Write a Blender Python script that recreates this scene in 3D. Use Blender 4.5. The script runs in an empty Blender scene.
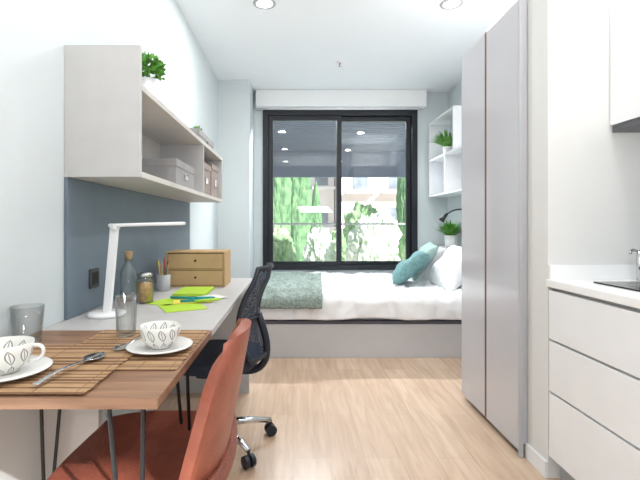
import bpy, bmesh, math, random
from mathutils import Vector, Matrix, noise
random.seed(4)
scene=bpy.context.scene
COL=scene.collection
F=430.0
# ------------------------------------------------------------ materials
def lin(c):
    return tuple(((x/255.0)/12.92 if x/255.0<=0.04045 else ((x/255.0+0.055)/1.055)**2.4) for x in c)
def mat(name,rgb,rough=.5,metal=0.,var=.06,scale=8.,bump=0.,bscale=60.,emit=0.,coat=0.,trans=0.,ior=1.45,stretch=(1,1,1),rgb2=None):
    m=bpy.data.materials.new(name); m.use_nodes=True
    nt=m.node_tree; b=nt.nodes["Principled BSDF"]
    c=lin(rgb)
    tc=nt.nodes.new("ShaderNodeTexCoord"); mp=nt.nodes.new("ShaderNodeMapping")
    mp.inputs["Scale"].default_value=stretch
    nt.links.new(tc.outputs["Object"],mp.inputs["Vector"])
    nz=nt.nodes.new("ShaderNodeTexNoise"); nz.inputs["Scale"].default_value=scale; nz.inputs["Detail"].default_value=4
    nt.links.new(mp.outputs[0],nz.inputs["Vector"])
    cr=nt.nodes.new("ShaderNodeValToRGB")
    c2=lin(rgb2) if rgb2 else tuple(x*(1-2*var) for x in c)
    c1=c if rgb2 else tuple(min(1,x*(1+var)) for x in c)
    cr.color_ramp.elements[0].position=.3; cr.color_ramp.elements[1].position=.7
    cr.color_ramp.elements[0].color=(*c2,1); cr.color_ramp.elements[1].color=(*c1,1)
    nt.links.new(nz.outputs["Fac"],cr.inputs["Fac"])
    nt.links.new(cr.outputs["Color"],b.inputs["Base Color"])
    b.inputs["Roughness"].default_value=rough; b.inputs["Metallic"].default_value=metal
    b.inputs["Coat Weight"].default_value=coat
    b.inputs["Transmission Weight"].default_value=trans; b.inputs["IOR"].default_value=ior
    if emit>0:
        nt.links.new(cr.outputs["Color"],b.inputs["Emission Color"]); b.inputs["Emission Strength"].default_value=emit
    if bump>0:
        n2=nt.nodes.new("ShaderNodeTexNoise"); n2.inputs["Scale"].default_value=bscale; n2.inputs["Detail"].default_value=3
        nt.links.new(mp.outputs[0],n2.inputs["Vector"])
        bp=nt.nodes.new("ShaderNodeBump"); bp.inputs["Strength"].default_value=bump; bp.inputs["Distance"].default_value=.01
        nt.links.new(n2.outputs["Fac"],bp.inputs["Height"]); nt.links.new(bp.outputs[0],b.inputs["Normal"])
    return m
M={}
M['wall']=mat('wall_paint',(212,219,221),.7,var=.01,scale=3,bump=.05,bscale=200)
M['wallr']=mat('wall_paint_neutral',(222,222,220),.7,var=.01,scale=3,bump=.05,bscale=200)
M['ceil']=mat('ceiling_paint',(242,245,248),.8,var=.005,scale=3)
M['white']=mat('white_lacquer',(236,237,239),.3,var=.01)
M['matte']=mat('matte_white',(241,241,241),.55,var=.01)
M['shelf']=mat('shelf_laminate',(192,191,190),.5,var=.02,scale=12)
M['shelfin']=mat('shelf_laminate_inner',(206,202,197),.5,var=.02,scale=12)
M['desk']=mat('desk_laminate',(190,188,187),.45,var=.02,scale=15)
M['panel']=mat('blue_grey_panel',(112,125,137),.6,var=.03,scale=6)
M['wood']=mat('brown_table_wood',(158,122,96),.45,scale=5,stretch=(1,10,10),rgb2=(118,86,65),bump=.05)
M['wardrobe']=mat('pale_grey_lacquer',(198,197,202),.22,var=.01,scale=2,coat=.3)
M['black']=mat('black_metal',(22,23,26),.4,var=.05)
M['blackframe']=mat('window_black_aluminium',(23,27,34),.4,var=.04)
M['glossblack']=mat('ceramic_glass_black',(14,14,16),.08,var=.02)
M['chrome']=mat('chrome',(205,208,212),.12,1.0,var=.01)
M['steel']=mat('polished_steel',(206,206,208),.16,1.0,var=.01)
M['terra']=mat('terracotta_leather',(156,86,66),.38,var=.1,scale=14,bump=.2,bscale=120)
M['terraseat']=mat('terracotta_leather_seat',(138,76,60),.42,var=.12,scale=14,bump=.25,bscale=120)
M['navy']=mat('navy_black_fabric',(34,42,58),.75,var=.08,scale=40,bump=.2,bscale=300)
M['plastic']=mat('dark_plastic',(30,35,46),.45,var=.03)
M['socketgrey']=mat('anthracite_plastic',(66,70,76),.45,var=.03)
M['bedbase']=mat('bed_base_laminate',(198,197,198),.5,var=.015)
M['darkgap']=mat('dark_bed_frame',(84,84,94),.5,var=.04)
M['linen']=mat('white_linen',(242,243,245),.85,var=.01,scale=10,bump=.15,bscale=22)
M['throw']=mat('grey_green_knit',(144,158,150),.95,var=.2,scale=50,bump=.8,bscale=120)
M['teal']=mat('teal_cushion_fabric',(108,146,147),.9,var=.12,scale=30,bump=.2,bscale=150)
M['aqua']=mat('pale_aqua_cushion_fabric',(160,183,177),.9,var=.05,scale=30,bump=.2,bscale=150)
M['porcelain']=mat('white_porcelain',(236,234,230),.15,var=.01,coat=.3)
M['cork']=mat('cork',(196,160,118),.9,var=.12,scale=60)
M['cardboard']=mat('kraft_cardboard',(196,164,122),.95,var=.04,scale=12)
M['greybox']=mat('grey_storage_box',(158,156,156),.85,var=.05,scale=20,bump=.1)
M['pinkbox']=mat('grey_taupe_storage_box',(160,147,142),.85,var=.05,scale=20,bump=.1)
M['leaf']=mat('leaf_green',(116,174,70),.5,scale=30,rgb2=(66,130,46))
M['soil']=mat('soil',(60,45,35),.95,var=.2,scale=60)
M['pasta']=mat('dry_biscuits',(226,190,128),.8,scale=60,rgb2=(184,136,78))
M['lime']=mat('lime_paper',(176,212,64),.7,var=.02)
M['yellow']=mat('yellow_paper',(232,216,84),.7,var=.02)
M['tealp']=mat('teal_plastic',(30,150,160),.4,var=.03)
M['paper']=mat('white_paper',(232,232,226),.7,var=.01)
M['bronze']=mat('bronze_strip',(118,90,72),.4,.1,var=.03)
M['red']=mat('red_plastic',(190,50,40),.4,var=.03)
M['toe']=mat('grey_plastic',(178,180,183),.5,var=.02)
M['emit']=mat('lamp_diffuser',(255,252,245),.5,var=0,emit=14)
M['stucco']=mat('building_stucco',(238,234,228),.9,var=.03,scale=.6)
M['stucco2']=mat('building_pinkish_stucco',(236,222,214),.9,var=.03,scale=.6)
M['extwin']=mat('building_window',(150,160,170),.3,var=.2,scale=2)
M['hedge']=mat('cypress_foliage',(132,170,122),.9,scale=4,rgb2=(78,122,82),bump=.4,bscale=10)  # outdoor greenery paled in its colour to suggest haze
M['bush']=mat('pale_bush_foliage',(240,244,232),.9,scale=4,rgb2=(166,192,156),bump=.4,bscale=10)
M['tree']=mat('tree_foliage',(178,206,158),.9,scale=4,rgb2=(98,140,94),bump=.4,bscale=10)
M['soffit']=mat('dark_soffit_slats',(98,110,126),.7,var=.05,scale=4)
M['ground']=mat('pale_paving',(214,212,206),.9,var=.08,scale=2)
M['pencilr']=mat('pencil_red',(200,60,50),.5,var=.03)
M['pencilb']=mat('pencil_blue',(60,90,170),.5,var=.03)
M['pencilw']=mat('pencil_wood',(214,176,120),.6,var=.05)
M['hood']=mat('hood_grey',(92,94,98),.4,.3,var=.03)
def glassmat(name,tint=(1,1,1),lo=.04,hi=.6,power=3.0):
    m=bpy.data.materials.new(name); m.use_nodes=True; nt=m.node_tree
    nt.nodes.remove(nt.nodes["Principled BSDF"]); out=nt.nodes["Material Output"]
    t=nt.nodes.new("ShaderNodeBsdfTransparent"); t.inputs[0].default_value=(*tint,1)
    g=nt.nodes.new("ShaderNodeBsdfGlossy"); g.inputs["Roughness"].default_value=.02
    lw=nt.nodes.new("ShaderNodeLayerWeight"); lw.inputs["Blend"].default_value=.5
    pw=nt.nodes.new("ShaderNodeMath"); pw.operation='POWER'; pw.inputs[1].default_value=power
    nt.links.new(lw.outputs["Facing"],pw.inputs[0])
    mr=nt.nodes.new("ShaderNodeMapRange"); mr.inputs["To Min"].default_value=lo; mr.inputs["To Max"].default_value=hi
    nt.links.new(pw.outputs[0],mr.inputs["Value"])
    # edges of real glass look a little darker than its face
    cm=nt.nodes.new("ShaderNodeMixRGB"); cm.inputs[1].default_value=(*tint,1); cm.inputs[2].default_value=(.62,.66,.67,1)
    nt.links.new(pw.outputs[0],cm.inputs[0]); nt.links.new(cm.outputs[0],t.inputs[0])
    mx=nt.nodes.new("ShaderNodeMixShader")
    nt.links.new(mr.outputs[0],mx.inputs[0]); nt.links.new(t.outputs[0],mx.inputs[1]); nt.links.new(g.outputs[0],mx.inputs[2])
    nt.links.new(mx.outputs[0],out.inputs["Surface"]); return m
M['glass']=glassmat('window_glass',(.97,.98,.98),lo=.06,hi=.7)
M['cupglass']=glassmat('drinking_glass',(.965,.975,.975),lo=.05,hi=.7,power=2.2)
def floor_mat():
    m=bpy.data.materials.new('oak_laminate_planks'); m.use_nodes=True; nt=m.node_tree; b=nt.nodes["Principled BSDF"]
    tc=nt.nodes.new("ShaderNodeTexCoord"); mp=nt.nodes.new("ShaderNodeMapping"); mp.inputs["Rotation"].default_value=(0,0,math.pi/2)
    nt.links.new(tc.outputs["Object"],mp.inputs["Vector"])
    br=nt.nodes.new("ShaderNodeTexBrick"); br.inputs["Scale"].default_value=1
    br.inputs["Brick Width"].default_value=1.25; br.inputs["Row Height"].default_value=.17; br.inputs["Mortar Size"].default_value=.0008
    br.inputs["Color1"].default_value=(*lin((206,181,158)),1); br.inputs["Color2"].default_value=(*lin((193,166,142)),1)
    br.inputs["Mortar"].default_value=(*lin((170,146,122)),1); br.offset=.37
    nt.links.new(mp.outputs[0],br.inputs["Vector"])
    m2=nt.nodes.new("ShaderNodeMapping"); m2.inputs["Scale"].default_value=(14,1.2,1)
    nt.links.new(tc.outputs["Object"],m2.inputs["Vector"])
    nz=nt.nodes.new("ShaderNodeTexNoise"); nz.inputs["Scale"].default_value=2.2; nz.inputs["Detail"].default_value=7; nz.inputs["Distortion"].default_value=.9
    nt.links.new(m2.outputs[0],nz.inputs["Vector"])
    cr=nt.nodes.new("ShaderNodeValToRGB"); cr.color_ramp.elements[0].position=.32; cr.color_ramp.elements[1].position=.68
    cr.color_ramp.elements[0].color=(.82,.79,.76,1); cr.color_ramp.elements[1].color=(1.06,1.05,1.05,1)
    nt.links.new(nz.outputs["Fac"],cr.inputs["Fac"])
    mx=nt.nodes.new("ShaderNodeMixRGB"); mx.blend_type='MULTIPLY'; mx.inputs[0].default_value=.9
    nt.links.new(br.outputs["Color"],mx.inputs[1]); nt.links.new(cr.outputs["Color"],mx.inputs[2])
    nt.links.new(mx.outputs[0],b.inputs["Base Color"]); b.inputs["Roughness"].default_value=.25
    return m
M['floor']=floor_mat()
M['bamboo']=mat('bamboo_slats',(202,168,128),.6,scale=4,rgb2=(164,126,90),stretch=(3,90,3))
M['bamboodark']=mat('bamboo_slats_dark',(138,100,70),.6,scale=4,rgb2=(106,74,52),stretch=(3,90,3))
M['thread']=mat('brown_thread',(138,104,76),.9)
def cup_mat():
    m=bpy.data.materials.new('porcelain_leaf_pattern'); m.use_nodes=True; nt=m.node_tree; b=nt.nodes["Principled BSDF"]
    N=nt.nodes.new; L=nt.links.new
    tc=N("ShaderNodeTexCoord"); sx=N("ShaderNodeSeparateXYZ"); L(tc.outputs["Object"],sx.inputs[0])
    def ma(op,a,bb=None):
        n=N("ShaderNodeMath"); n.operation=op
        for i,v in enumerate([a,bb]):
            if v is None: continue
            if isinstance(v,(int,float)): n.inputs[i].default_value=v
            else: L(v,n.inputs[i])
        return n.outputs[0]
    ang=ma('ARCTAN2',sx.outputs[1],sx.outputs[0])
    tw=ma('ADD',ma('MULTIPLY',ang,11/(2*math.pi)),ma('MULTIPLY',sx.outputs[2],9.0))
    u=ma('SUBTRACT',ma('FRACT',tw),.5)
    v=ma('SUBTRACT',ma('FRACT',ma('ADD',ma('MULTIPLY',sx.outputs[2],1/.036),.35)),.5)
    lens=ma('MULTIPLY',ma('SUBTRACT',1.0,ma('MULTIPLY',ma('MULTIPLY',v,v),5.2)),.27)
    d=ma('SUBTRACT',ma('ABSOLUTE',u),lens)
    ring=ma('LESS_THAN',ma('ABSOLUTE',d),.045)
    vein=ma('MULTIPLY',ma('LESS_THAN',ma('ABSOLUTE',u),.03),ma('LESS_THAN',ma('ABSOLUTE',v),.33))
    zr=ma('MULTIPLY',ma('GREATER_THAN',sx.outputs[2],.006),ma('LESS_THAN',sx.outputs[2],.060))
    f=ma('MULTIPLY',ma('MULTIPLY',ma('MAXIMUM',ring,vein),zr),.85)
    mx=N("ShaderNodeMixRGB"); mx.inputs[1].default_value=(*lin((234,232,226)),1); mx.inputs[2].default_value=(*lin((92,96,100)),1)
    L(f,mx.inputs[0]); L(mx.outputs[0],b.inputs["Base Color"]); b.inputs["Roughness"].default_value=.18
    return m
M['cup']=cup_mat()
def mesh_mat():
    m=mat('chair_mesh_fabric',(38,48,68),.7,var=.1,scale=60); nt=m.node_tree; b=nt.nodes["Principled BSDF"]; out=nt.nodes["Material Output"]
    tc=nt.nodes.new("ShaderNodeTexCoord"); v=nt.nodes.new("ShaderNodeTexVoronoi"); v.inputs["Scale"].default_value=190
    nt.links.new(tc.outputs["Object"],v.inputs["Vector"])
    lt=nt.nodes.new("ShaderNodeMath"); lt.operation='LESS_THAN'; lt.inputs[1].default_value=.3
    nt.links.new(v.outputs["Distance"],lt.inputs[0])
    t=nt.nodes.new("ShaderNodeBsdfTransparent"); mx=nt.nodes.new("ShaderNodeMixShader")
    nt.links.new(lt.outputs[0],mx.inputs[0]); nt.links.new(b.outputs[0],mx.inputs[1]); nt.links.new(t.outputs[0],mx.inputs[2])
    nt.links.new(mx.outputs[0],out.inputs["Surface"]); return m
M['mesh']=mesh_mat()
# ------------------------------------------------------------ helpers
def finish(name,bm,m,parent=None,loc=(0,0,0),rot=(0,0,0),smooth=False,label=None,cat=None,group=None,kind=None):
    bmesh.ops.recalc_face_normals(bm,faces=bm.faces)
    me=bpy.data.meshes.new(name); bm.to_mesh(me); bm.free()
    ms=m if isinstance(m,(list,tuple)) else [m]
    for k in ms: me.materials.append(M[k])
    if smooth:
        for p in me.polygons: p.use_smooth=True
    o=bpy.data.objects.new(name,me); COL.objects.link(o)
    o.location=loc; o.rotation_euler=rot
    if parent: o.parent=parent
    if label: o['label']=label
    if cat: o['category']=cat
    if group: o['group']=group
    if kind: o['kind']=kind
    return o
def root(name,label,cat,loc,rz=0,group=None,kind=None):
    e=bpy.data.objects.new(name,None); COL.objects.link(e); e.location=loc; e.rotation_euler=(0,0,rz)
    e.empty_display_size=.05
    if label: e['label']=label
    if cat: e['category']=cat
    if group: e['group']=group
    if kind: e['kind']=kind
    return e
def addbox(bm,lo,hi,bev=0,seg=2,mi=0):
    r=bmesh.ops.create_cube(bm,size=1); vs=r['verts']
    for v in vs:
        v.co=Vector([(lo[i]+hi[i])/2+v.co[i]*(hi[i]-lo[i]) for i in range(3)])
    fs=list({f for v in vs for f in v.link_faces})
    for f in fs: f.material_index=mi
    if bev>0:
        es=list({e for v in vs for e in v.link_edges})
        bmesh.ops.bevel(bm,geom=es,offset=bev,segments=seg,affect='EDGES',profile=.5)
def box(name,lo,hi,m,bev=.002,origin=None,**k):
    c=origin if origin else tuple((lo[i]+hi[i])/2 for i in range(3))
    bm=bmesh.new(); addbox(bm,[lo[i]-c[i] for i in range(3)],[hi[i]-c[i] for i in range(3)],bev)
    return finish(name,bm,m,loc=c,**k)
def boxes(name,L,m,bev=.0015,origin=(0,0,0),**k):
    bm=bmesh.new()
    for it in L:
        lo,hi=it[0],it[1]; mi=it[2] if len(it)>2 else 0
        addbox(bm,[lo[i]-origin[i] for i in range(3)],[hi[i]-origin[i] for i in range(3)],bev,mi=mi)
    return finish(name,bm,m,loc=origin,**k)
def lathe(bm,prof,seg=32,mi=0,close=False):
    rings=[]
    for r,z in prof:
        if r<1e-6: rings.append([bm.verts.new((0,0,z))])
        else: rings.append([bm.verts.new((r*math.cos(2*math.pi*i/seg),r*math.sin(2*math.pi*i/seg),z)) for i in range(seg)])
    for a,b in zip(rings[:-1],rings[1:]):
        for i in range(seg):
            j=(i+1)%seg
            if len(a)==1 and len(b)==1: continue
            if len(a)==1: f=bm.faces.new((a[0],b[i],b[j]))
            elif len(b)==1: f=bm.faces.new((a[i],a[j],b[0]))
            else: f=bm.faces.new((a[i],a[j],b[j],b[i]))
            f.material_index=mi
def lobj(name,prof,m,seg=32,**k):
    bm=bmesh.new(); lathe(bm,prof,seg); return finish(name,bm,m,smooth=True,**k)
def tube(bm,pts,rad,seg=10,mi=0,closed=False):
    pts=[Vector(p) for p in pts]; n=len(pts)
    rads=rad if isinstance(rad,(list,tuple)) else [rad]*n
    rings=[]; up=None
    for i,p in enumerate(pts):
        if closed: t=(pts[(i+1)%n]-pts[i-1]).normalized()
        else:
            t=((pts[i+1]-p) if i==0 else (p-pts[i-1]) if i==n-1 else (pts[i+1]-pts[i-1])).normalized()
        if up is None: up=Vector((0,0,1)) if abs(t.z)<.9 else Vector((1,0,0))
        s=t.cross(up).normalized(); u=s.cross(t).normalized(); up=u
        rings.append([bm.verts.new(p+(s*math.cos(2*math.pi*k/seg)+u*math.sin(2*math.pi*k/seg))*rads[i]) for k in range(seg)])
    rr=list(zip(rings,rings[1:]+[rings[0]])) if closed else list(zip(rings[:-1],rings[1:]))
    for a,b in rr:
        for k in range(seg):
            j=(k+1)%seg; f=bm.faces.new((a[k],a[j],b[j],b[k])); f.material_index=mi
    if not closed:
        for r in (rings[0],rings[-1]):
            f=bm.faces.new(r); f.material_index=mi
def tobj(name,pts,rad,m,seg=10,closed=False,**k):
    bm=bmesh.new(); tube(bm,pts,rad,seg,closed=closed); return finish(name,bm,m,smooth=True,**k)
def bez(p0,p1,p2,p3,n=14):
    o=[]
    for i in range(n+1):
        t=i/n; a=Vector(p0)*(1-t)**3+Vector(p1)*3*t*(1-t)**2+Vector(p2)*3*t*t*(1-t)+Vector(p3)*t**3; o.append(a)
    return o
def pillow(name,w,h,t,m,loc,rot,label,cat='pillow',seed=0,**k):
    bm=bmesh.new(); n=32
    G=[{},{}]
    for s in (0,1):
        for i in range(n+1):
            for j in range(n+1):
                u=-1+2*i/n; v=-1+2*j/n
                if s==1 and (i in(0,n) or j in (0,n)): G[1][i,j]=G[0][i,j]; continue
                pin=1-.07*(1-abs(u)**2)*abs(v)**3; pinv=1-.07*(1-abs(v)**2)*abs(u)**3
                x=u*w/2*pinv; y=v*h/2*pin
                th=t/2*((1-u**4)*(1-v**4))**.55
                nn=noise.noise(Vector((u*1.8+seed,v*1.8,s*3)))*.35+noise.noise(Vector((u*4+seed,v*4,s*3)))*.16
                z=th*(1+nn)*(1 if s==0 else -1)
                z+=-.035*u*u*w-.02*v*v*w
                G[s][i,j]=bm.verts.new((x,y,z))
    for s in (0,1):
        for i in range(n):
            for j in range(n):
                bm.faces.new((G[s][i,j],G[s][i+1,j],G[s][i+1,j+1],G[s][i,j+1]))
    return finish(name,bm,m,loc=loc,rot=rot,smooth=True,label=label,cat=cat,**k)
def blades(bm,n,length,width,base,spread=1.0,droop=.5,mi=0,rs=.015,xlim=None):
    for q in range(n):
        a=random.uniform(0,2*math.pi); el=random.uniform(.25,1.0)*spread
        L=length*random.uniform(.65,1.05); w=width*random.uniform(.7,1.1)
        d=Vector((math.cos(a)*el,math.sin(a)*el,1)).normalized(); side=Vector((-math.sin(a),math.cos(a),0))
        p=Vector(base)+Vector((math.cos(a),math.sin(a),0))*random.uniform(0,rs)
        prev=None; S=6
        for i in range(S+1):
            t=i/S; ww=w*math.sin(math.pi*min(1,.12+t*.88))*.5+.0004
            c=p+d*L*t+Vector((math.cos(a),math.sin(a),-1))*droop*L*t*t*.4*el
            if xlim is not None: c.x=min(c.x,xlim)
            cur=(bm.verts.new(c-side*ww),bm.verts.new(c+side*ww+Vector((0,0,.0005))))
            if prev: f=bm.faces.new((prev[0],prev[1],cur[1],cur[0])); f.material_index=mi
            prev=cur
def leafball(bm,n,R,size,base,flat=.8):
    for q in range(n):
        d=Vector((random.gauss(0,1),random.gauss(0,1),random.gauss(0,1)*flat)).normalized()
        if d.z<-.35: d.z*=-1
        p=Vector(base)+d*R*random.uniform(.55,1.05)
        ax=Vector((random.gauss(0,1),random.gauss(0,1),random.gauss(0,1))).normalized(); s=size*random.uniform(.6,1.2)
        a=(d+ax*.7).normalized(); b=a.cross(ax).normalized()
        vs=[bm.verts.new(p),bm.verts.new(p+a*s*.5+b*s*.32),bm.verts.new(p+a*s),bm.verts.new(p+a*s*.5-b*s*.32)]
        bm.faces.new(vs)
# ------------------------------------------------------------ room
XL,XR=-.85,1.85; H=2.7; YB=5.21; Y0=-1.3
def st(name,lo,hi,m,bev=0): return box(name,lo,hi,m,bev,kind='structure')
st('floor',(XL-.15,Y0,-.12),(XR+.15,YB+.15,0),'floor')
st('ceiling',(XL-.15,Y0,H),(XR+.15,YB+.15,H+.12),'ceil')
st('wall_left',(XL-.15,Y0,0),(XL,YB+.15,H),'wall')
st('wall_right',(XR,Y0,0),(XR+.15,YB+.15,H),'wall')
st('wall_column',(XL,4.74,0),(-.50,YB,H),'wall')
WX0,WX1,WZ0,WZ1=-.39,1.48,.555,2.50
boxes('wall_back',[((-.50,YB,0),(WX0,YB+.15,H)),((WX1,YB,0),(XR,YB+.15,H)),((WX0,YB,0),(WX1,YB+.15,WZ0)),((WX0,YB,WZ1),(WX1,YB+.15,H))],'wall',0,kind='structure')
st('wall_partition',(1.10,1.87,0),(XR,2.03,H),'wallr')
st('wall_rear',(XL-.15,Y0-.1,0),(XL+.25,Y0,H),'wall')
st('baseboard_left',(XL,Y0,0),(XL+.012,4.74,.07),'white')
st('baseboard_partition',(1.088,1.87,0),(1.10,2.03,.07),'white')
win=root('window_1','black aluminium two-pane sliding window','window',((WX0+WX1)/2,YB+.04,WZ0),kind='structure')
o=win.location
def wp(name,L,m): 
    b=boxes(name,[(tuple(l[i]-o[i] for i in range(3)),tuple(h[i]-o[i] for i in range(3))) for l,h in L],m,.003,parent=win); return b
d0,d1=YB-.03,YB+.09
e=.002
wp('window_frame',[((WX0+e,d0,WZ0+e),(WX0+.07,d1,WZ1-e)),((WX1-.07,d0,WZ0+e),(WX1-e,d1,WZ1-e)),((WX0+.07,d0,WZ1-.08),(WX1-.07,d1,WZ1-e)),((WX0+.07,d0,WZ0+e),(WX1-.07,d1,WZ0+.06))],'blackframe')
def sash(x0,x1,y):
    z0,z1=WZ0+.06,WZ1-.08; t=.055
    wp('window_sash',[((x0,y,z0),(x0+t,y+.04,z1)),((x1-t,y,z0),(x1,y+.04,z1)),((x0+t,y,z1-t),(x1-t,y+.04,z1)),((x0+t,y,z0),(x1-t,y+.04,z0+t-.01))],'blackframe')
    wp('window_pane',[((x0+t-.003,y+.015,z0+.04),(x1-t+.003,y+.021,z1-.05))],'glass')
xm=(343-4-295)/F*5.21
sash(WX0+.07,xm+.03,YB-.015); sash(xm-.03,WX1-.07,YB+.03)
wp('window_handle',[((xm-.012,YB-.04,1.4),(xm+.012,YB-.015,1.6))],'black')
bl=root('roller_blind','white roller blind rolled up in a cassette above the window','blind',(.545,5.13,2.50))
boxes('blind_cassette',[((-1.01,-.06,.0),(1.01,.06,.198))],'matte',.006,parent=bl)
tobj('blind_bottom_bar',[(-.98,.02,-.008),(.98,.02,-.008)],.012,'white',parent=bl)
# ------------------------------------------------------------ wardrobe
WT=2.17
wr=root('wardrobe','pale grey lacquered wardrobe with flush full-height doors and bronze strips','wardrobe',(1.06,2.04,0))
boxes('wardrobe_body',[((.022,0,.06),(.78,.70,WT)),((.05,.01,0),(.78,.69,.06))],'wardrobe',parent=wr)
boxes('wardrobe_door',[((0,.004,.03),(.02,.344,WT))],'wardrobe',.002,parent=wr)
boxes('wardrobe_door',[((0,.358,.03),(.02,.698,WT))],'wardrobe',.002,parent=wr)
boxes('handle_strip',[((-.003,.345,.03),(.02,.357,WT))],'bronze',.001,parent=wr,label='vertical bronze handle strip')
boxes('wardrobe_end_strip',[((0,-.008,.0),(.02,.002,WT))],'toe',.001,parent=wr)
# ------------------------------------------------------------ kitchen
KX=1.10; ZC=.866
def kunit(y0,y1):
    k=root('kitchen_base_cabinet','white handleless kitchen base cabinet with three drawers','cabinet',(KX,y0,0))
    w=y1-y0
    boxes('cabinet_body',[((.022,.0,.10),(.70,w,ZC-.036))],'toe',parent=k)
    boxes('toe_kick',[((.05,0,0),(.07,w,.10))],'toe',0,parent=k)
    zs=[(.10,.375),(.384,.60),(.609,.818)]
    for a,b in zs: boxes('drawer',[((0,.002,a),(.02,w-.002,b))],'white',.002,parent=k)
    return k
kunit(1.268,1.866); kunit(.665,1.265)
box('kitchen_worktop',(KX-.01,.66,ZC-.032),(XR-.004,1.868,ZC),'matte',.003,label='continuous white kitchen worktop with square edge',cat='worktop')
st('trim_1',(KX,1.852,ZC),(XR-.004,1.868,ZC+.062),'matte',.001)
ck=root('induction_hob','black glass induction hob set in white worktop','hob',(1.20,1.17,ZC))
boxes('hob_glass',[((0,0,.0005),(.5,.56,.007))],'glossblack',.002,parent=ck)
for (cx,cy,r) in [(.14,.42,.09),(.36,.42,.07),(.14,.15,.07),(.36,.15,.1)]:
    tobj('cooking_zone_ring',[(cx+r*math.cos(t*math.pi/16),cy+r*math.sin(t*math.pi/16),.0072) for t in range(32)],.0008,'steel',seg=4,closed=True,parent=ck)
uc=root('kitchen_wall_cabinet','white kitchen wall cabinet with built-in hood underneath','cabinet',(1.366,.97,1.50))
boxes('cabinet_body',[((.022,0,.03),(.47,.896,1.19))],'white',parent=uc)
boxes('cabinet_door',[((0,.002,.03),(.02,.446,1.19))],'white',parent=uc)
boxes('cabinet_door',[((0,.45,.03),(.02,.894,1.19))],'white',parent=uc)
boxes('extractor_hood',[((.006,.01,0),(.46,.89,.028))],'hood',parent=uc)
tp=root('kitchen_tap','slim brushed steel upright tap behind the hob','tap',(1.445,1.805,ZC))
tobj('tap_body',[(0,0,.0005),(0,0,.13)],.010,'steel',seg=16,parent=tp)
tobj('tap_spout',bez((0,0,.115),(-.02,0,.135),(-.04,-.01,.135),(-.055,-.02,.115),8),.006,'steel',parent=tp)
# ------------------------------------------------------------ desk and table
tb=root('dining_table','brown wood table with black hairpin legs beside the grey desk','table',(-.56,1.13,0))
boxes('table_top',[((-.286,-.262,.727),(.283,.30,.75))],'wood',.002,parent=tb)
for (lx,ly) in [(.20,-.20),(-.22,-.20),(.20,.25),(-.22,.25)]:
    sx=1 if lx>0 else -1; sy=1 if ly>0 else -1
    bm=bmesh.new()
    for dx,dy in ((-.055*sx,.0),(.0,-.055*sy),):
        tube(bm,[(lx+dx+.02*sx,ly+dy+.02*sy,.725),(lx+.03*sx,ly+.02*sy,.02),(lx+.03*sx,ly+.02*sy,.004)],.0055,8)
    addbox(bm,(lx-.06,ly-.045,.722),(lx+.06,ly+.045,.7268),0)
    finish('leg',bm,'black',parent=tb)
dk=root('desk','long light grey laminate desk fixed along the wall','desk',(-.56,1.435,0))
boxes('desk_top',[((-.286,0,.727),(.283,1.40,.75))],'desk',.002,parent=dk)
boxes('desk_side_panel',[((-.286,1.372,0),(.26,1.398,.727))],'desk',.001,parent=dk)
boxes('desk_side_panel',[((-.286,.01,0),(-.10,.035,.727))],'desk',.001,parent=dk)
boxes('desk_back_rail',[((-.286,.035,.55),(-.262,1.372,.727))],'desk',.001,parent=dk)
box('wall_panel',(XL+.001,1.58,.752),(XL+.014,3.42,1.276),'panel',.001,label='blue-grey splashback panel on the wall above the desk',cat='wall panel')
so=root('wall_socket','dark grey double wall socket on the blue-grey panel','socket',(XL+.0145,1.78,.88))
boxes('socket_plate',[((0,-.04,-.04),(.009,.04,.04))],'socketgrey',.003,parent=so)
boxes('socket_insert',[((.008,-.026,-.026),(.011,.026,.026))],'black',.001,parent=so)
# ------------------------------------------------------------ wall shelf
sx0,sx1=XL+.001,-.57
ws=root('wall_shelf','light grey open wall shelf with tall end panel above the desk','shelf',(sx0,1.58,1.277))
D=sx1-sx0; Ls=1.80
boxes('end_panel',[((0,0,0),(D,.022,.485))],'shelf',.001,parent=ws)
boxes('bottom_board',[((0,.022,0),(D,Ls,.022))],'shelfin',.001,parent=ws)
boxes('top_board',[((0,.022,.325),(D,Ls,.347))],'shelfin',.001,parent=ws)
boxes('end_panel',[((0,Ls-.022,.022),(D,Ls,.325))],'shelf',.001,parent=ws)
boxes('divider',[((0,1.10,.022),(D,1.12,.325))],'shelf',.001,parent=ws)
boxes('back_panel',[((0,.022,.022),(.008,Ls-.022,.325))],'shelfin',0,parent=ws)
zb=1.277+.022+.0005; zt=1.277+.347+.0005
def storage(x0,x1,y0,y1,z0,h,m,label):
    r=root('storage_box',label,'box',((x0+x1)/2,(y0+y1)/2,z0)); w=(x1-x0)/2; d=(y1-y0)/2
    boxes('box_body',[((-w+.004,-d+.004,0),(w-.004,d-.004,h-.03))],m,.003,parent=r)
    boxes('box_lid',[((-w,-d,h-.04),(w,d,h))],m,.003,parent=r)
    boxes('label_holder',[((w-.003,-.03,h*.35),(w+.002,.03,h*.55))],'steel',.001,parent=r)
    return r
storage(-.825,-.60,2.18,2.58,zb,.14,'greybox','grey fabric-covered storage box on the lower shelf')
storage(-.825,-.59,2.74,3.02,zb,.21,'pinkbox','grey-taupe lidded storage box standing on the lower shelf')
storage(-.825,-.59,3.06,3.33,zb,.24,'pinkbox','tall grey-taupe lidded storage box at the shelf end')
storage(-.82,-.60,2.70,3.18,zt,.085,'greybox','flat grey box on the upper shelf')
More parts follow.
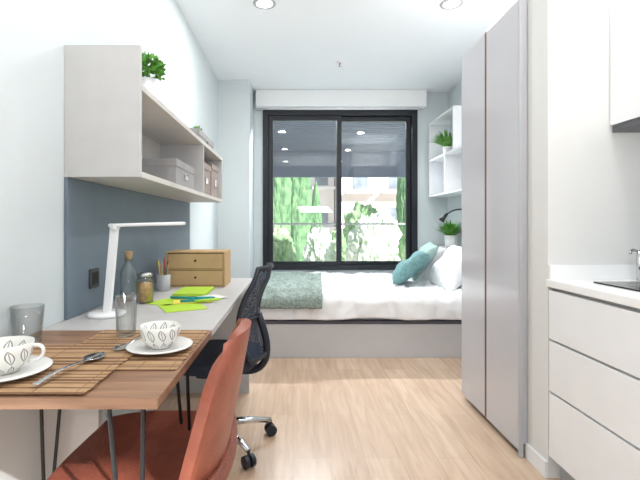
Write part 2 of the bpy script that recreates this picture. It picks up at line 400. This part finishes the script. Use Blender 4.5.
def potplant(loc,r,h,potm,label,style,n=90,Lf=.12,wf=.014,leafm='leaf',xlim=None,spread=1.3):
    p=root('potted_plant',label,'plant',loc)
    lobj('plant_pot',[(0,0),(r*.72,0),(r*.78,.004),(r,h),(r*.92,h),(r*.88,h*.85),(0,h*.85)],potm,parent=p)
    lobj('soil',[(r*.86,h*.86),(0,h*.9)],'soil',parent=p)
    bm=bmesh.new()
    if style=='ball':
        leafball(bm,n,Lf,wf,(0,0,h+Lf*.6)); tube(bm,[(0,0,h*.88),(0,0,h+Lf*.6)],.004,6)
    else: blades(bm,n,Lf,wf,(0,0,h*.88),spread=spread,rs=r*.5,xlim=xlim)
    finish('foliage',bm,leafm,parent=p)
    return p
potplant((-.615,1.80,zt),.045,.08,'matte','small boxwood plant in a white pot on the upper shelf','ball',n=520,Lf=.06,wf=.026)
potplant((-.70,2.25,zt),.028,.07,'matte','small white pot with pale plant on the upper shelf','ball',n=80,Lf=.014,wf=.014)
potplant((-.68,3.0,zt+.086),.03,.03,'matte','small green plant on the flat grey box','ball',n=120,Lf=.024,wf=.018)
# ------------------------------------------------------------ table top things
TZ=.7505
def placemat(x0,x1,y0,y1,z,label):
    p=root('placemat',label,'placemat',((x0+x1)/2,(y0+y1)/2,z),group='bamboo placemats on the table')
    w=(x1-x0)/2; d=(y1-y0)/2
    bm=bmesh.new(); n=int((y1-y0)/.0068); st_=(2*d)/n
    for i in range(n):
        y=-d+i*st_; a=random.uniform(-.002,.002)
        mi=1 if (random.random()<.28 or i%10==0) else 0
        addbox(bm,(-w+a,y,.0006),(w+a,y+st_*.74,.0026),0,mi=mi)
    finish('bamboo_slats',bm,['bamboo','bamboodark'],parent=p)
    bm=bmesh.new()
    addbox(bm,(-w+.004,-d,0),(w-.004,d,.0005),0)
    for q in range(5):
        x=-w*.9+q*w*.45; addbox(bm,(x-.0009,-d,.0012),(x+.0009,d,.0029),0)
    finish('stitching',bm,'thread',parent=p)
placemat(-.63,-.285,1.03,1.425,TZ,'slatted bamboo placemat at the table edge under a cup')
placemat(-.83,-.43,.878,1.235,TZ+.0036,'slatted bamboo placemat overlapping another near a big cup')
def cupset(x,y,z,s,a):
    r=root('saucer','white porcelain saucer on a bamboo placemat','saucer',(x,y,z),group='saucers on the placemats')
    lobj('saucer_dish',[(0,0),(.045*s,0),(.05*s,.003),(.088*s,.012),(.09*s,.014),(.087*s,.0155),(.05*s,.007),(.03*s,.006),(0,.006)],'porcelain',48,parent=r)
    c=root('cup','white porcelain cup with grey leaf pattern on a saucer','cup',(x,y,z+.0065),rz=a,group='patterned cups on saucers')
    lobj('cup_body',[(0,0),(.026*s,0),(.029*s,.006*s),(.044*s,.018*s),(.052*s,.04*s),(.055*s,.062*s),(.053*s,.0625*s),(.05*s,.04*s),(.042*s,.02*s),(.02*s,.01*s),(0,.009*s)],'cup',48,parent=c)
    tobj('handle',bez((.05*s,0,.052*s),(.085*s,0,.06*s),(.08*s,0,.015*s),(.045*s,0,.02*s)),.004*s,'porcelain',parent=c)
cupset(-.375,1.195,TZ+.0036,1.0,math.radians(60))
cupset(-.665,.985,TZ+.0072,1.08,math.radians(15))
def spoon(p0,p1,z,label,ws_=1.0):
    a=Vector(p0);b=Vector(p1); L=(b-a).length; ang=math.atan2(b.y-a.y,b.x-a.x)
    bm=bmesh.new(); n=40; prev=None
    for i in range(n+1):
        t=i/n
        if t<.70: w=.0032+.0028*(1-t/.7)
        else:
            s=(t-.70)/.30; w=max(.0030,.0205*math.sin(math.pi*min(1,s))**.6) if s<.999 else .0015
        w*=ws_
        zc=.0095+.006*math.sin(min(1,t/.7)*math.pi)
        dip=0 if t<.72 else .0065*math.sin(math.pi*(t-.72)/.28)
        x=t*L
        cur=[bm.verts.new((x,-w,zc)),bm.verts.new((x,-w*.5,zc-dip*.8)),bm.verts.new((x,0,zc-dip)),bm.verts.new((x,w*.5,zc-dip*.8)),bm.verts.new((x,w,zc))]
        if prev:
            for k in range(4): bm.faces.new((prev[k],prev[k+1],cur[k+1],cur[k]))
        prev=cur
    o=finish('spoon',bm,'steel',loc=(a.x,a.y,z),rot=(0,0,ang),smooth=True,label=label,cat='spoon',group='steel spoons on the placemats')
    md=o.modifiers.new('s','SOLIDIFY'); md.thickness=.0015
spoon((-.545,.90),(-.505,1.13),TZ+.0066,'polished steel spoon lying on a placemat by the big cup',1.15)
spoon((-.445,1.36),(-.485,1.16),TZ+.0036,'polished steel spoon beside the patterned cup and saucer')
def tumbler(x,y,r,h,label,z=TZ):
    lobj('drinking_glass',[(0,0),(r*.8,0),(r*.84,.003),(r,h),(r*.955,h),(r*.8,.012),(0,.01)],'cupglass',40,loc=(x,y,z),label=label,cat='glass',group='clear tumblers on the table')
tumbler(-.80,1.285,.045,.108,'clear glass tumbler beside the bamboo placemat')
tumbler(-.53,1.35,.034,.125,'tall clear glass tumbler on a bamboo placemat',TZ+.0035)
# ------------------------------------------------------------ desk things
lp=root('desk_lamp','white LED desk lamp with round base and folding arm','lamp',(-.725,1.66,.7505))
lobj('lamp_base',[(0,0),(.066,0),(.070,.006),(.068,.012),(.06,.015),(0,.016)],'matte',48,parent=lp)
bm=bmesh.new(); addbox(bm,(-.016,-.009,0),(.016,.009,.335),.005,3)
bmesh.ops.rotate(bm,verts=bm.verts,cent=(0,0,0),matrix=Matrix.Rotation(math.radians(5),3,'Y'))
finish('lamp_stem',bm,'matte',parent=lp,loc=(0,0,.012))
bm=bmesh.new(); addbox(bm,(-.02,-.02,0),(.27,.02,.013),.006,3)
bmesh.ops.rotate(bm,verts=bm.verts,cent=(0,0,0),matrix=Matrix.Rotation(math.radians(-1.5),3,'Y'))
finish('lamp_head',bm,'matte',parent=lp,loc=(.03,0,.342))
tobj('hinge',[(.03,-.020,.342),(.03,.020,.342)],.013,'matte',seg=16,parent=lp)
bt=root('glass_bottle','clear glass bottle with cork stopper on the desk','bottle',(-.77,1.99,.7505))
lobj('bottle_body',[(0,0),(.036,0),(.038,.005),(.038,.13),(.03,.155),(.017,.175),(.016,.20),(.018,.203),(.0145,.203),(.014,.175),(.028,.152),(.035,.13),(.035,.008),(0,.007)],'cupglass',32,parent=bt)
lobj('cork',[(0,.185),(.0135,.185),(.017,.215),(.017,.228),(0,.228)],'cork',parent=bt)
jr=root('storage_jar','glass jar of biscuits with a clamp lid on the desk','jar',(-.675,1.93,.7505))
lobj('jar_body',[(0,0),(.034,0),(.038,.006),(.038,.10),(.03,.118),(.027,.118),(.035,.10),(.035,.008),(0,.007)],'cupglass',32,parent=jr)
lobj('lid',[(.032,.119),(.034,.122),(.034,.132),(.02,.138),(0,.139)],'steel',32,parent=jr)
lobj('biscuits',[(0,.0085),(.033,.0085),(.034,.05),(.033,.085),(.02,.095),(0,.09)],'pasta',20,parent=jr,kind='stuff')
ph=root('pencil_holder','grey pencil cup standing on the desk','pencil holder',(-.705,2.30,.7505))
lobj('holder_cup',[(0,0),(.034,0),(.036,.003),(.038,.085),(.0365,.085),(.0345,.004),(0,.004)],'toe',32,parent=ph)
for i in range(8):
    a=i*2*math.pi/8; x,y=.018*math.cos(a),.018*math.sin(a)
    m=['pencilw','black','pencilr','pencilw','pencilb','yellow','pencilw','tealp'][i]
    hh=random.uniform(.125,.165)
    tobj('pencil',[(-.705+x*.5,2.30+y*.5,.756),(-.705+x*1.5,2.30+y*1.5,.7505+hh),(-.705+x*1.56,2.30+y*1.56,.7505+hh+.01)],[.0035,.0035,.0008],m,seg=6,label='pencil standing in the cup',cat='pencil',group='pencils in the pencil cup')
cb=root('drawer_organizer','kraft cardboard desk organizer with two drawers','desk organizer',(-.56,2.52,.7505))
boxes('organizer_body',[((-.165,-.10,0),(-.157,.12,.20)),((.157,-.10,0),(.165,.12,.20)),((-.157,-.10,.192),(.157,.12,.20)),((-.157,-.10,0),(.157,.12,.008)),((-.157,-.10,.096),(.157,.12,.102)),((-.157,.112,.008),(.157,.12,.192))],'cardboard',.001,parent=cb)
for z in (.010,.104):
    dr=boxes('drawer',[((-.154,-.104,z),(.154,.10,z+.083))],'cardboard',.002,parent=cb)
    tobj('drawer_knob',[(0,-.104,z+.045),(0,-.109,z+.045)],.006,'soil',seg=12,parent=dr)
box('book',(-.60,2.10,.7505),(-.44,2.34,.765),'lime',.002,label='closed lime-green notebook lying on the desk',cat='notebook')
def sheet(x,y,w,d,rz,m,z,label,h=.0015,name='paper_sheet',cat='paper'):
    o=box(name,(x-w/2,y-d/2,z),(x+w/2,y+d/2,z+h),m,0,label=label,cat=cat); o.rotation_euler=(0,0,rz)
sheet(-.48,1.83,.17,.18,.5,'lime',.7505,'lime-green sheet lying on the desk')
sheet(-.58,1.95,.13,.15,-.4,'lime',.7505,'lime-green sheet tucked beside others on the desk')
sheet(-.47,1.97,.17,.13,.3,'yellow',.7525,'yellow sheet overlapping green paper on the desk')
sheet(-.40,2.06,.11,.11,.7,'paper',.7545,'white note sheet on the yellow paper')
for i,(x,y,a,m) in enumerate([(-.45,1.92,.3,'tealp'),(-.43,1.99,.1,'tealp'),(-.52,1.99,-.2,'tealp'),(-.39,1.93,.5,'lime')]):
    tobj('marker_pen',[(-.06,0,0),(.05,0,0),(.06,0,0)],[.006,.006,.003],m,seg=10,loc=(x,y,.763),rot=(0,0,a),label=('teal' if m=='tealp' else 'lime')+' marker pen lying on the papers',cat='pen',group='marker pens on the desk')
# ------------------------------------------------------------ dining chair (faces -x)
ch=root('dining_chair','terracotta leather upholstered dining chair with slim black legs','chair',(-.43,1.22,0),rz=0)
bm=bmesh.new(); n=22; G={}
for i in range(n+1):
    for j in range(n+1):
        u=-1+2*i/n; v=-1+2*j/n
        uu=u*math.sqrt(1-.22*v*v); vv=v*math.sqrt(1-.22*u*u)
        G[i,j]=bm.verts.new((uu*.235+.012,vv*.25,.455-.018*(1-u*u)*(1-v*v)+.018*abs(v)**3+(.02*max(0,u)**3)-.012*max(0,-u)**3))
for i in range(n):
    for j in range(n): bm.faces.new((G[i,j],G[i+1,j],G[i+1,j+1],G[i,j+1]))
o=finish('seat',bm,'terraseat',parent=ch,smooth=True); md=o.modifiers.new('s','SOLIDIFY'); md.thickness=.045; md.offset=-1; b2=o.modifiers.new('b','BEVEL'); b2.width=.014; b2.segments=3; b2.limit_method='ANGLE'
bm=bmesh.new(); G={}
for i in range(n+1):
    for j in range(n+1):
        v=-1+2*i/n; t=j/n
        wd=.235*(1-.08*t)*(1 if t<.55 else math.sqrt(max(0.03,1-((t-.55)/.45)**2.6*.62)))
        z=.445+.375*t*(1-.08*abs(v)**3*t)
        x=.215+.075*t**.9-.06*abs(v)**2.2*(1-.3*t)
        G[i,j]=bm.verts.new((x,v*wd,z))
for i in range(n):
    for j in range(n): bm.faces.new((G[i,j],G[i+1,j],G[i+1,j+1],G[i,j+1]))
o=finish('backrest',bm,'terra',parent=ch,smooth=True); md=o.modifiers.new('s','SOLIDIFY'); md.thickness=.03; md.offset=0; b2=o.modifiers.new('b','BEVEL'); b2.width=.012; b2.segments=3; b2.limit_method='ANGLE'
for sx in (-1,1):
    for sy in (-1,1):
        tobj('leg',[(sx*.15,sy*.15,.42),(sx*.22,sy*.215,.003)],[.011,.008],'black',parent=ch)
boxes('under_frame',[((-.17,-.17,.400),(.17,-.15,.418)),((-.17,.15,.400),(.17,.17,.418)),((-.17,-.15,.400),(-.15,.15,.418)),((.15,-.15,.400),(.17,.15,.418))],'black',.002,parent=ch)
# ------------------------------------------------------------ office chair (faces -x)
oc=root('office_chair','navy-black mesh office chair with chrome star base on casters','chair',(-.38,2.16,0),rz=math.radians(-9))
bm=bmesh.new(); G={}; n=20
for i in range(n+1):
    for j in range(n+1):
        u=-1+2*i/n; v=-1+2*j/n
        uu=u*math.sqrt(1-.3*v*v); vv=v*math.sqrt(1-.3*u*u)
        G[i,j]=bm.verts.new((uu*.225-.03,vv*.225,.46+.008*abs(v)**2-.03*max(0,-u)**3))
for i in range(n):
    for j in range(n): bm.faces.new((G[i,j],G[i+1,j],G[i+1,j+1],G[i,j+1]))
o=finish('seat',bm,'navy',parent=oc,smooth=True); md=o.modifiers.new('s','SOLIDIFY'); md.thickness=.055; md.offset=-1; b2=o.modifiers.new('b','BEVEL'); b2.width=.022; b2.segments=4; b2.limit_method='ANGLE'
def bx(t): return .235-.055*math.sin(math.pi*min(1,t*1.15))+.025*t*t
def bw(t): return .145+.04*math.sin(math.pi*(.15+.75*t))
def bz(t): return .47+.425*t
bm=bmesh.new(); G={}
for i in range(n+1):
    for j in range(n+1):
        v=-1+2*i/n; t=j/n; G[i,j]=bm.verts.new((bx(t)-.035*v*v,v*bw(t)*(1-.25*max(0,t-.8)/.2),bz(t)))
for i in range(n):
    for j in range(n): bm.faces.new((G[i,j],G[i+1,j],G[i+1,j+1],G[i,j+1]))
finish('backrest_mesh',bm,'mesh',parent=oc,smooth=True)
loop=[]
def bp(v,t): return (bx(t)-.035*v*v+.004,v*bw(t)*(1-.25*max(0,t-.8)/.2),bz(t))
for k in range(12): loop.append(bp(-1,k/12))
for k in range(10): loop.append(bp(-1+2*k/10,1))
for k in range(12): loop.append(bp(1,1-k/12))
for k in range(10): loop.append(bp(1-2*k/10,0))
tobj('backrest_frame',loop,.012,'plastic',closed=True,parent=oc)
tobj('back_support',bez((.05,0,.385),(.20,0,.35),(.31,0,.40),(bx(.45)+.015,0,bz(.45))),.018,'plastic',parent=oc)
bm=bmesh.new(); tube(bm,[bp(-.92,.42),(bx(.42)+.015,0,bz(.42)),bp(.92,.42)],.012,8); finish('lumbar_bar',bm,'plastic',parent=oc,smooth=True)
boxes('tilt_mechanism',[((-.10,-.07,.345),(.10,.07,.395))],'plastic',.01,parent=oc)
lobj('gas_lift',[(0,.08),(.028,.08),(.028,.24),(.016,.24),(.016,.348),(0,.348)],'plastic',24,parent=oc)
bm=bmesh.new(); lathe(bm,[(0,.075),(.04,.075),(.045,.10),(.035,.125),(0,.125)],24)
finish('base_hub',bm,'chrome',parent=oc,smooth=True)
for k in range(5):
    a=math.radians(72*k+30); c,s=math.cos(a),math.sin(a); R=.27
    tobj('base_arm',[(c*.035,s*.035,.108),(c*.15,s*.15,.097),(c*R,s*R,.078)],[.02,.017,.013],'chrome',parent=oc)
    cr=bmesh.new()
    for sd in (-1,1):
        off=Vector((-s,c,0))*sd*.016
        cen=Vector((c*R,s*R,.029))+off
        ax=Vector((-s,c,0))
        tube(cr,[cen-ax*.009,cen+ax*.009],.028,20)
    tube(cr,[(c*R,s*R,.03),(c*R,s*R,.078)],.007,8)
    finish('caster',cr,'plastic',parent=oc)
# ------------------------------------------------------------ bed
bd=root('bed','bed with pale grey laminate platform base under the window','bed',(.665,4.30,0))
BX0,BX1=-.97,.985; BY0=-.74; BY1=.88
boxes('bed_base',[((BX0,BY0,0),(BX1,BY1,.278))],'bedbase',.002,parent=bd)
boxes('bed_frame',[((BX0,BY0-.004,.279),(BX1,BY1,.305))],'darkgap',.003,parent=bd)
boxes('mattress',[((BX0+.03,BY0+.02,.306),(BX1-.01,BY1-.02,.44))],'linen',.03,parent=bd)
bm=bmesh.new()
x0,x1,y0,y1,z0,z1=-.325,1.63,3.535,5.15,.31,.515
nx,ny=170,130
G={}
drape=.19
tot=drape+(y1-y0)
def wr_(x,s):
    a=noise.noise(Vector((x*2.2,s*2.6,0)))*.03
    b=(1-abs(noise.noise(Vector((x*4.2+s*2.5,s*3.1-x*1.5,3)))*2.2))
    c=(1-abs(noise.noise(Vector((x*8-s*3,s*6+x*2,9)))*2.4))
    return a+.034*max(-.4,b)+.016*max(-.4,c)-.020
for i in range(nx+1):
    x=x0+(x1-x0)*i/nx
    for j in range(ny+1):
        s=tot*j/ny
        r=.06
        dl=drape-.02*noise.noise(Vector((x*2.5,0,4)))
        if s<drape-r: y=y0; z=z1-dl+s*(dl/drape)
        elif s<drape+r:
            a=(s-drape+r)/(2*r)*math.pi/2; y=y0+r*(1-math.cos(a)); z=z1-r+r*math.sin(a)
        else: y=y0+(s-drape); z=z1
        w=wr_(x,s)
        ex=min(1,(x-x0)/.06,(x1-x)/.06); ex=max(0,ex)
        edge=(1-math.sqrt(1-(1-ex)**2))*.05
        k=min(1,max(0,(s-drape+r)/(2*r)))
        y+=-(1-k)*(abs(noise.noise(Vector((x*6,s*1.5,2))))*.035+w*.3)+.0
        z+=w*k-edge*.9*k
        z=max(z,.315)
        G[i,j]=bm.verts.new((x,y,z))
for i in range(nx):
    for j in range(ny): bm.faces.new((G[i,j],G[i+1,j],G[i+1,j+1],G[i,j+1]))
o=finish('duvet',bm,'linen',smooth=True,label='rumpled white duvet spread over the bed',cat='duvet'); md=o.modifiers.new('s','SOLIDIFY'); md.thickness=.03; md.offset=-1
bm=bmesh.new(); G={}; nx,ny=50,80; tx0,tx1=-.31,.24
for i in range(nx+1):
    for j in range(ny+1):
        u=i/nx; s=(.09)+(tot-.40)*j/ny+0
        skew=.05*(s-.5)
        x=tx0+(tx1-tx0)*u+skew*u
        r=.06
        s2=s
        if s2<drape-r: y=y0-.055; z=z1-drape+s2
        elif s2<drape+r:
            a=(s2-drape+r)/(2*r)*math.pi/2; y=y0-.055+(r+.055)*(1-math.cos(a)); z=z1-r+r*math.sin(a)+.02
        else: y=y0+(s2-drape); z=z1+.028
        w=wr_(x,s2)
        k=min(1,max(0,(s2-drape+r)/(2*r)))
        z+=w*k+.010*math.sin(u*5*math.pi)*noise.noise(Vector((u*3,s2*2,5)))+.006
        G[i,j]=bm.verts.new((x,y-.004,z))
for i in range(nx):
    for j in range(ny): bm.faces.new((G[i,j],G[i+1,j],G[i+1,j+1],G[i,j+1]))
o=finish('throw_blanket',bm,'throw',smooth=True,label='grey-green knitted throw across the foot of the bed',cat='blanket'); md=o.modifiers.new('s','SOLIDIFY'); md.thickness=.012; md.offset=1
box('headboard_ledge',(1.665,3.57,.0),(XR-.003,5.19,.855),'bedbase',.003,label='light grey boxed ledge behind the pillows',cat='headboard')
pillow('pillow',.48,.56,.18,'linen',(1.47,4.05,.705),(0,math.radians(-56),0),'plump white pillow leaning on the headboard ledge',seed=1)
pillow('pillow',.42,.46,.15,'linen',(1.50,4.86,.69),(0,math.radians(-55),0),'white pillow leaning on the headboard ledge near the window',seed=2)
pillow('cushion',.44,.40,.12,'aqua',(1.34,4.56,.735),(math.radians(8),math.radians(-56),math.radians(-14)),'pale grey-green square cushion leaning on the pillows',cat='cushion',seed=3)
pillow('cushion',.44,.46,.15,'teal',(1.13,4.22,.69),(math.radians(-6),math.radians(-42),math.radians(-14)),'teal square cushion leaning in front of the pale cushion',cat='cushion',seed=4)
rs=root('wall_shelf','pale blue-white open cube shelf beside the window','shelf',(1.60,4.0,1.43))
DD=XR-.002-1.60; LL=1.15
L=[((0,0,0),(DD,LL,.02)),((0,0,.42),(DD,LL,.44)),((0,.35,.86),(DD,LL,.88))]
for q in L: boxes('shelf_board',[q],'white',.001,parent=rs)
boxes('shelf_divider',[((0,LL-.02,.02),(DD,LL,.42))],'white',.001,parent=rs)
boxes('shelf_divider',[((0,.60,.02),(DD,.62,.42))],'white',.001,parent=rs)
boxes('shelf_divider',[((0,.35,.44),(DD,.37,.86))],'white',.001,parent=rs)
boxes('shelf_divider',[((0,LL-.02,.44),(DD,LL,.86))],'white',.001,parent=rs)
potplant((1.68,4.74,1.43+.4405),.05,.09,'matte','bright green fern in a white pot on the cube shelf','fern',n=140,Lf=.22,wf=.024,xlim=.13)
potplant((1.735,4.80,.8555),.07,.13,'matte','spiky green plant in a white pot on the headboard ledge','fern',n=170,Lf=.22,wf=.022,xlim=.09)
rl=root('reading_lamp','black gooseneck reading lamp mounted above the bed','lamp',(1.848,4.2,1.13))
boxes('wall_mount',[((-.018,-.035,-.05),(0,.035,.05))],'black',.004,parent=rl)
tobj('gooseneck',bez((-.018,0,0),(-.10,0,.12),(-.26,0,.17),(-.37,0,.07),18),.007,'black',parent=rl)
bm=bmesh.new(); tube(bm,[(-.36,0,.082),(-.40,0,.035),(-.42,0,.01)],[.012,.022,.03],16); finish('lamp_head',bm,'black',parent=rl,smooth=True)
# ------------------------------------------------------------ ceiling fittings + lights
def downlight(x,y,e=7):
    r=root('downlight','round recessed white ceiling downlight, switched on','ceiling light',(x,y,H-.0005),group='recessed ceiling downlights')
    lobj('trim_ring',[(.058,0),(.082,0),(.080,-.007),(.060,-.010),(.058,0)],'toe',32,parent=r)
    lobj('diffuser',[(0,-.002),(.058,-.002)],'emit',32,parent=r)
    ld=bpy.data.lights.new('downlight_bulb','AREA'); ld.shape='DISK'; ld.size=.12; ld.energy=e; ld.color=(1,.99,.96)
    lo=bpy.data.objects.new('downlight_bulb',ld); COL.objects.link(lo); lo.location=(0,0,-.012); lo.parent=r
for y in (3.1,1.4,-.3):
    for x in (-.22,1.13): downlight(x,y,15 if y>3 else 5)
def alight(name,loc,sx,sy,e,rot,col):
    ld=bpy.data.lights.new(name,'AREA'); ld.shape='RECTANGLE'; ld.size=sx; ld.size_y=sy; ld.energy=e; ld.color=col
    lo=bpy.data.objects.new(name,ld); COL.objects.link(lo); lo.location=loc; lo.rotation_euler=rot
alight('wardrobe_top_fill',(1.42,2.39,2.185),.65,.65,11,(math.pi,0,0),(.97,.985,1))  # added upward fill for the ceiling, hidden above the wardrobe
alight('ceiling_fill',(.5,-.5,1.5),.8,.5,30,Vector((0.05,.35,1)).to_track_quat('-Z','Y').to_euler(),(.98,.99,1))  # unseen fill behind the camera, added to lift the ceiling
alight('window_fill_bar',(.55,5.50,2.555),1.7,.08,150,Vector((0,-.75,-.66)).to_track_quat('-Z','Y').to_euler(),(.92,.96,1))  # added area light outside, out of view, standing in for window daylight
sp=root('fire_sprinkler','small ceiling fire sprinkler head with red bulb','sprinkler',(.44,4.22,H))
lobj('sprinkler_plate',[(0,0),(.035,0),(.03,-.006),(.012,-.01),(0,-.01)],'white',24,parent=sp)
tobj('sprinkler_bulb',[(0,0,-.01),(0,0,-.04)],.007,'red',parent=sp)
lobj('deflector',[(0,-.04),(.018,-.04),(.018,-.043),(0,-.043)],'chrome',16,parent=sp)
# ------------------------------------------------------------ exterior
st('trim_2',(-8,5.4,-.6),(10,60,-.5),'ground')
cn=root('added_canopy','blue-grey slatted canopy with beam, added outside to darken the upper panes','canopy',(.5,5.4,2.62))  # added canopy, stands in for the dark reflected band in the upper panes
L=[((-3.0,0,.06),(3.0,3.6,.12))]
k=0
while k<3.5:
    L.append(((-3.0,k,0),(3.0,k+.11,.06))); k+=.14
boxes('soffit',L,'soffit',0,parent=cn)
boxes('fascia_beam',[((-3.0,3.55,-.52),(3.0,3.65,.12))],'soffit',0,parent=cn)
bs=root('balcony_railing','slim pale metal balcony railing outside the window','railing',(.5,8.6,-.5))
bm=bmesh.new(); tube(bm,[(-3,0,1.62),(3,0,1.62)],.018,8)
for q in range(5): tube(bm,[(-3+q*1.5,0,0),(-3+q*1.5,0,1.62)],.012,6)
finish('railing_bars',bm,'toe',parent=bs)
def blob(name,loc,r,m,label,cat,seed,sub=6,amp=.28,cone=False):
    ro=root(name,label,cat,loc)
    bm=bmesh.new(); bmesh.ops.create_icosphere(bm,subdivisions=sub,radius=1)
    for v in bm.verts:
        p=v.co.copy(); d=p.normalized()
        sd_=Vector((seed,3,0)); zz=3.0 if cone else 1.0
        q2=Vector((p.x,p.y,p.z*zz))
        a=noise.noise(p*2.2+Vector((seed,0,0)))*amp+noise.noise(q2*6+sd_)*amp*.5+noise.noise(q2*14+sd_)*amp*.3
        q=d.copy()
        if cone:
            q.x*=1+a; q.y*=1+a
            tz=(q.z+1)/2; f=max(.05,1-.7*max(0,tz)**1.5); q.x*=f; q.y*=f
        else: q=d*(1+a)
        v.co=Vector((q.x*r[0],q.y*r[1],q.z*r[2]+r[2]*1.0))
    for f in bm.faces: f.smooth=True
    finish('foliage',bm,m,parent=ro)
    tobj('trunk',[(0,0,-.02),(0,0,r[2]*.8)],.12,'soil',parent=ro)
for x,hh,y in [(-.62,3.2,15.5),(.12,3.4,16.6),(.85,1.7,17.5),(4.45,3.2,17.5)]:
    blob('cypress_tree',(x,y,-.5),(.55 if x<.5 else .33,.4,hh),'hedge','tall narrow green cypress tree outside','tree',x*3,cone=True)
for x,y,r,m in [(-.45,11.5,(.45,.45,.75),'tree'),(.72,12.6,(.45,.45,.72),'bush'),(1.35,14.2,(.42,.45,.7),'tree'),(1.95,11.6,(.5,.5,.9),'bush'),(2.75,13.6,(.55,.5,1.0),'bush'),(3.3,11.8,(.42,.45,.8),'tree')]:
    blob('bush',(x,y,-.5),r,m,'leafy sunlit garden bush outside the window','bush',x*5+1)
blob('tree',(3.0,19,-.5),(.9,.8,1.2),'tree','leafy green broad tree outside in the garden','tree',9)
def building(x0,x1,y,h,m,label,wins):
    b=root('building',label,'building',(x0,y,-.5))
    boxes('facade',[((0,0,0),(x1-x0,3,h))],m,0,parent=b)
    for (wx,wz) in wins:
        boxes('building_window',[((wx-.4,-.03,wz),(wx+.4,.02,wz+1.1))],'extwin',0,parent=b)
        boxes('balcony_slab',[((wx-.8,-.5,wz-.25),(wx+.8,-.002,wz-.12))],'matte',0,parent=b)
building(-4,2.35,26,9,'stucco','sunlit cream apartment building with windows',[(4.2,1.6),(5.6,1.6),(4.2,4.0),(5.6,4.0),(2.5,4.0)])
building(2.45,10,24,9,'stucco2','pinkish apartment building with windows and balconies',[(1.2,1.5),(1.2,3.6),(3.2,1.5),(3.2,3.6),(5,3.6)])
sd=bpy.data.lights.new('sun','SUN'); sd.energy=10.0; sd.angle=.03; sd.color=(1,.98,.95)
so=bpy.data.objects.new('sun',sd); COL.objects.link(so); so.rotation_euler=Vector((-.60,.65,-.6)).to_track_quat('-Z','Y').to_euler()
w=bpy.data.worlds.new('World'); scene.world=w; w.use_nodes=True; nt=w.node_tree; bg=nt.nodes['Background']
tc=nt.nodes.new('ShaderNodeTexCoord'); sp_=nt.nodes.new('ShaderNodeSeparateXYZ'); nt.links.new(tc.outputs['Generated'],sp_.inputs[0])
cr=nt.nodes.new('ShaderNodeValToRGB'); cr.color_ramp.elements[0].position=0; cr.color_ramp.elements[0].color=(.95,.97,1,1); cr.color_ramp.elements[1].position=.8; cr.color_ramp.elements[1].color=(.7,.84,1,1)
nt.links.new(sp_.outputs[2],cr.inputs[0]); nt.links.new(cr.outputs[0],bg.inputs[0]); bg.inputs[1].default_value=.95
# camera
cd=bpy.data.cameras.new('camera'); cam=bpy.data.objects.new('camera',cd); COL.objects.link(cam)
cam.location=(0,0,1.1); cam.rotation_euler=(math.pi/2,0,0); cd.sensor_width=36; cd.lens=F/640*36
cd.shift_x=25/640; cd.shift_y=-15/640; cd.clip_start=.02
scene.camera=cam
scene.view_settings.view_transform='Standard'
scene.view_settings.exposure=0.06
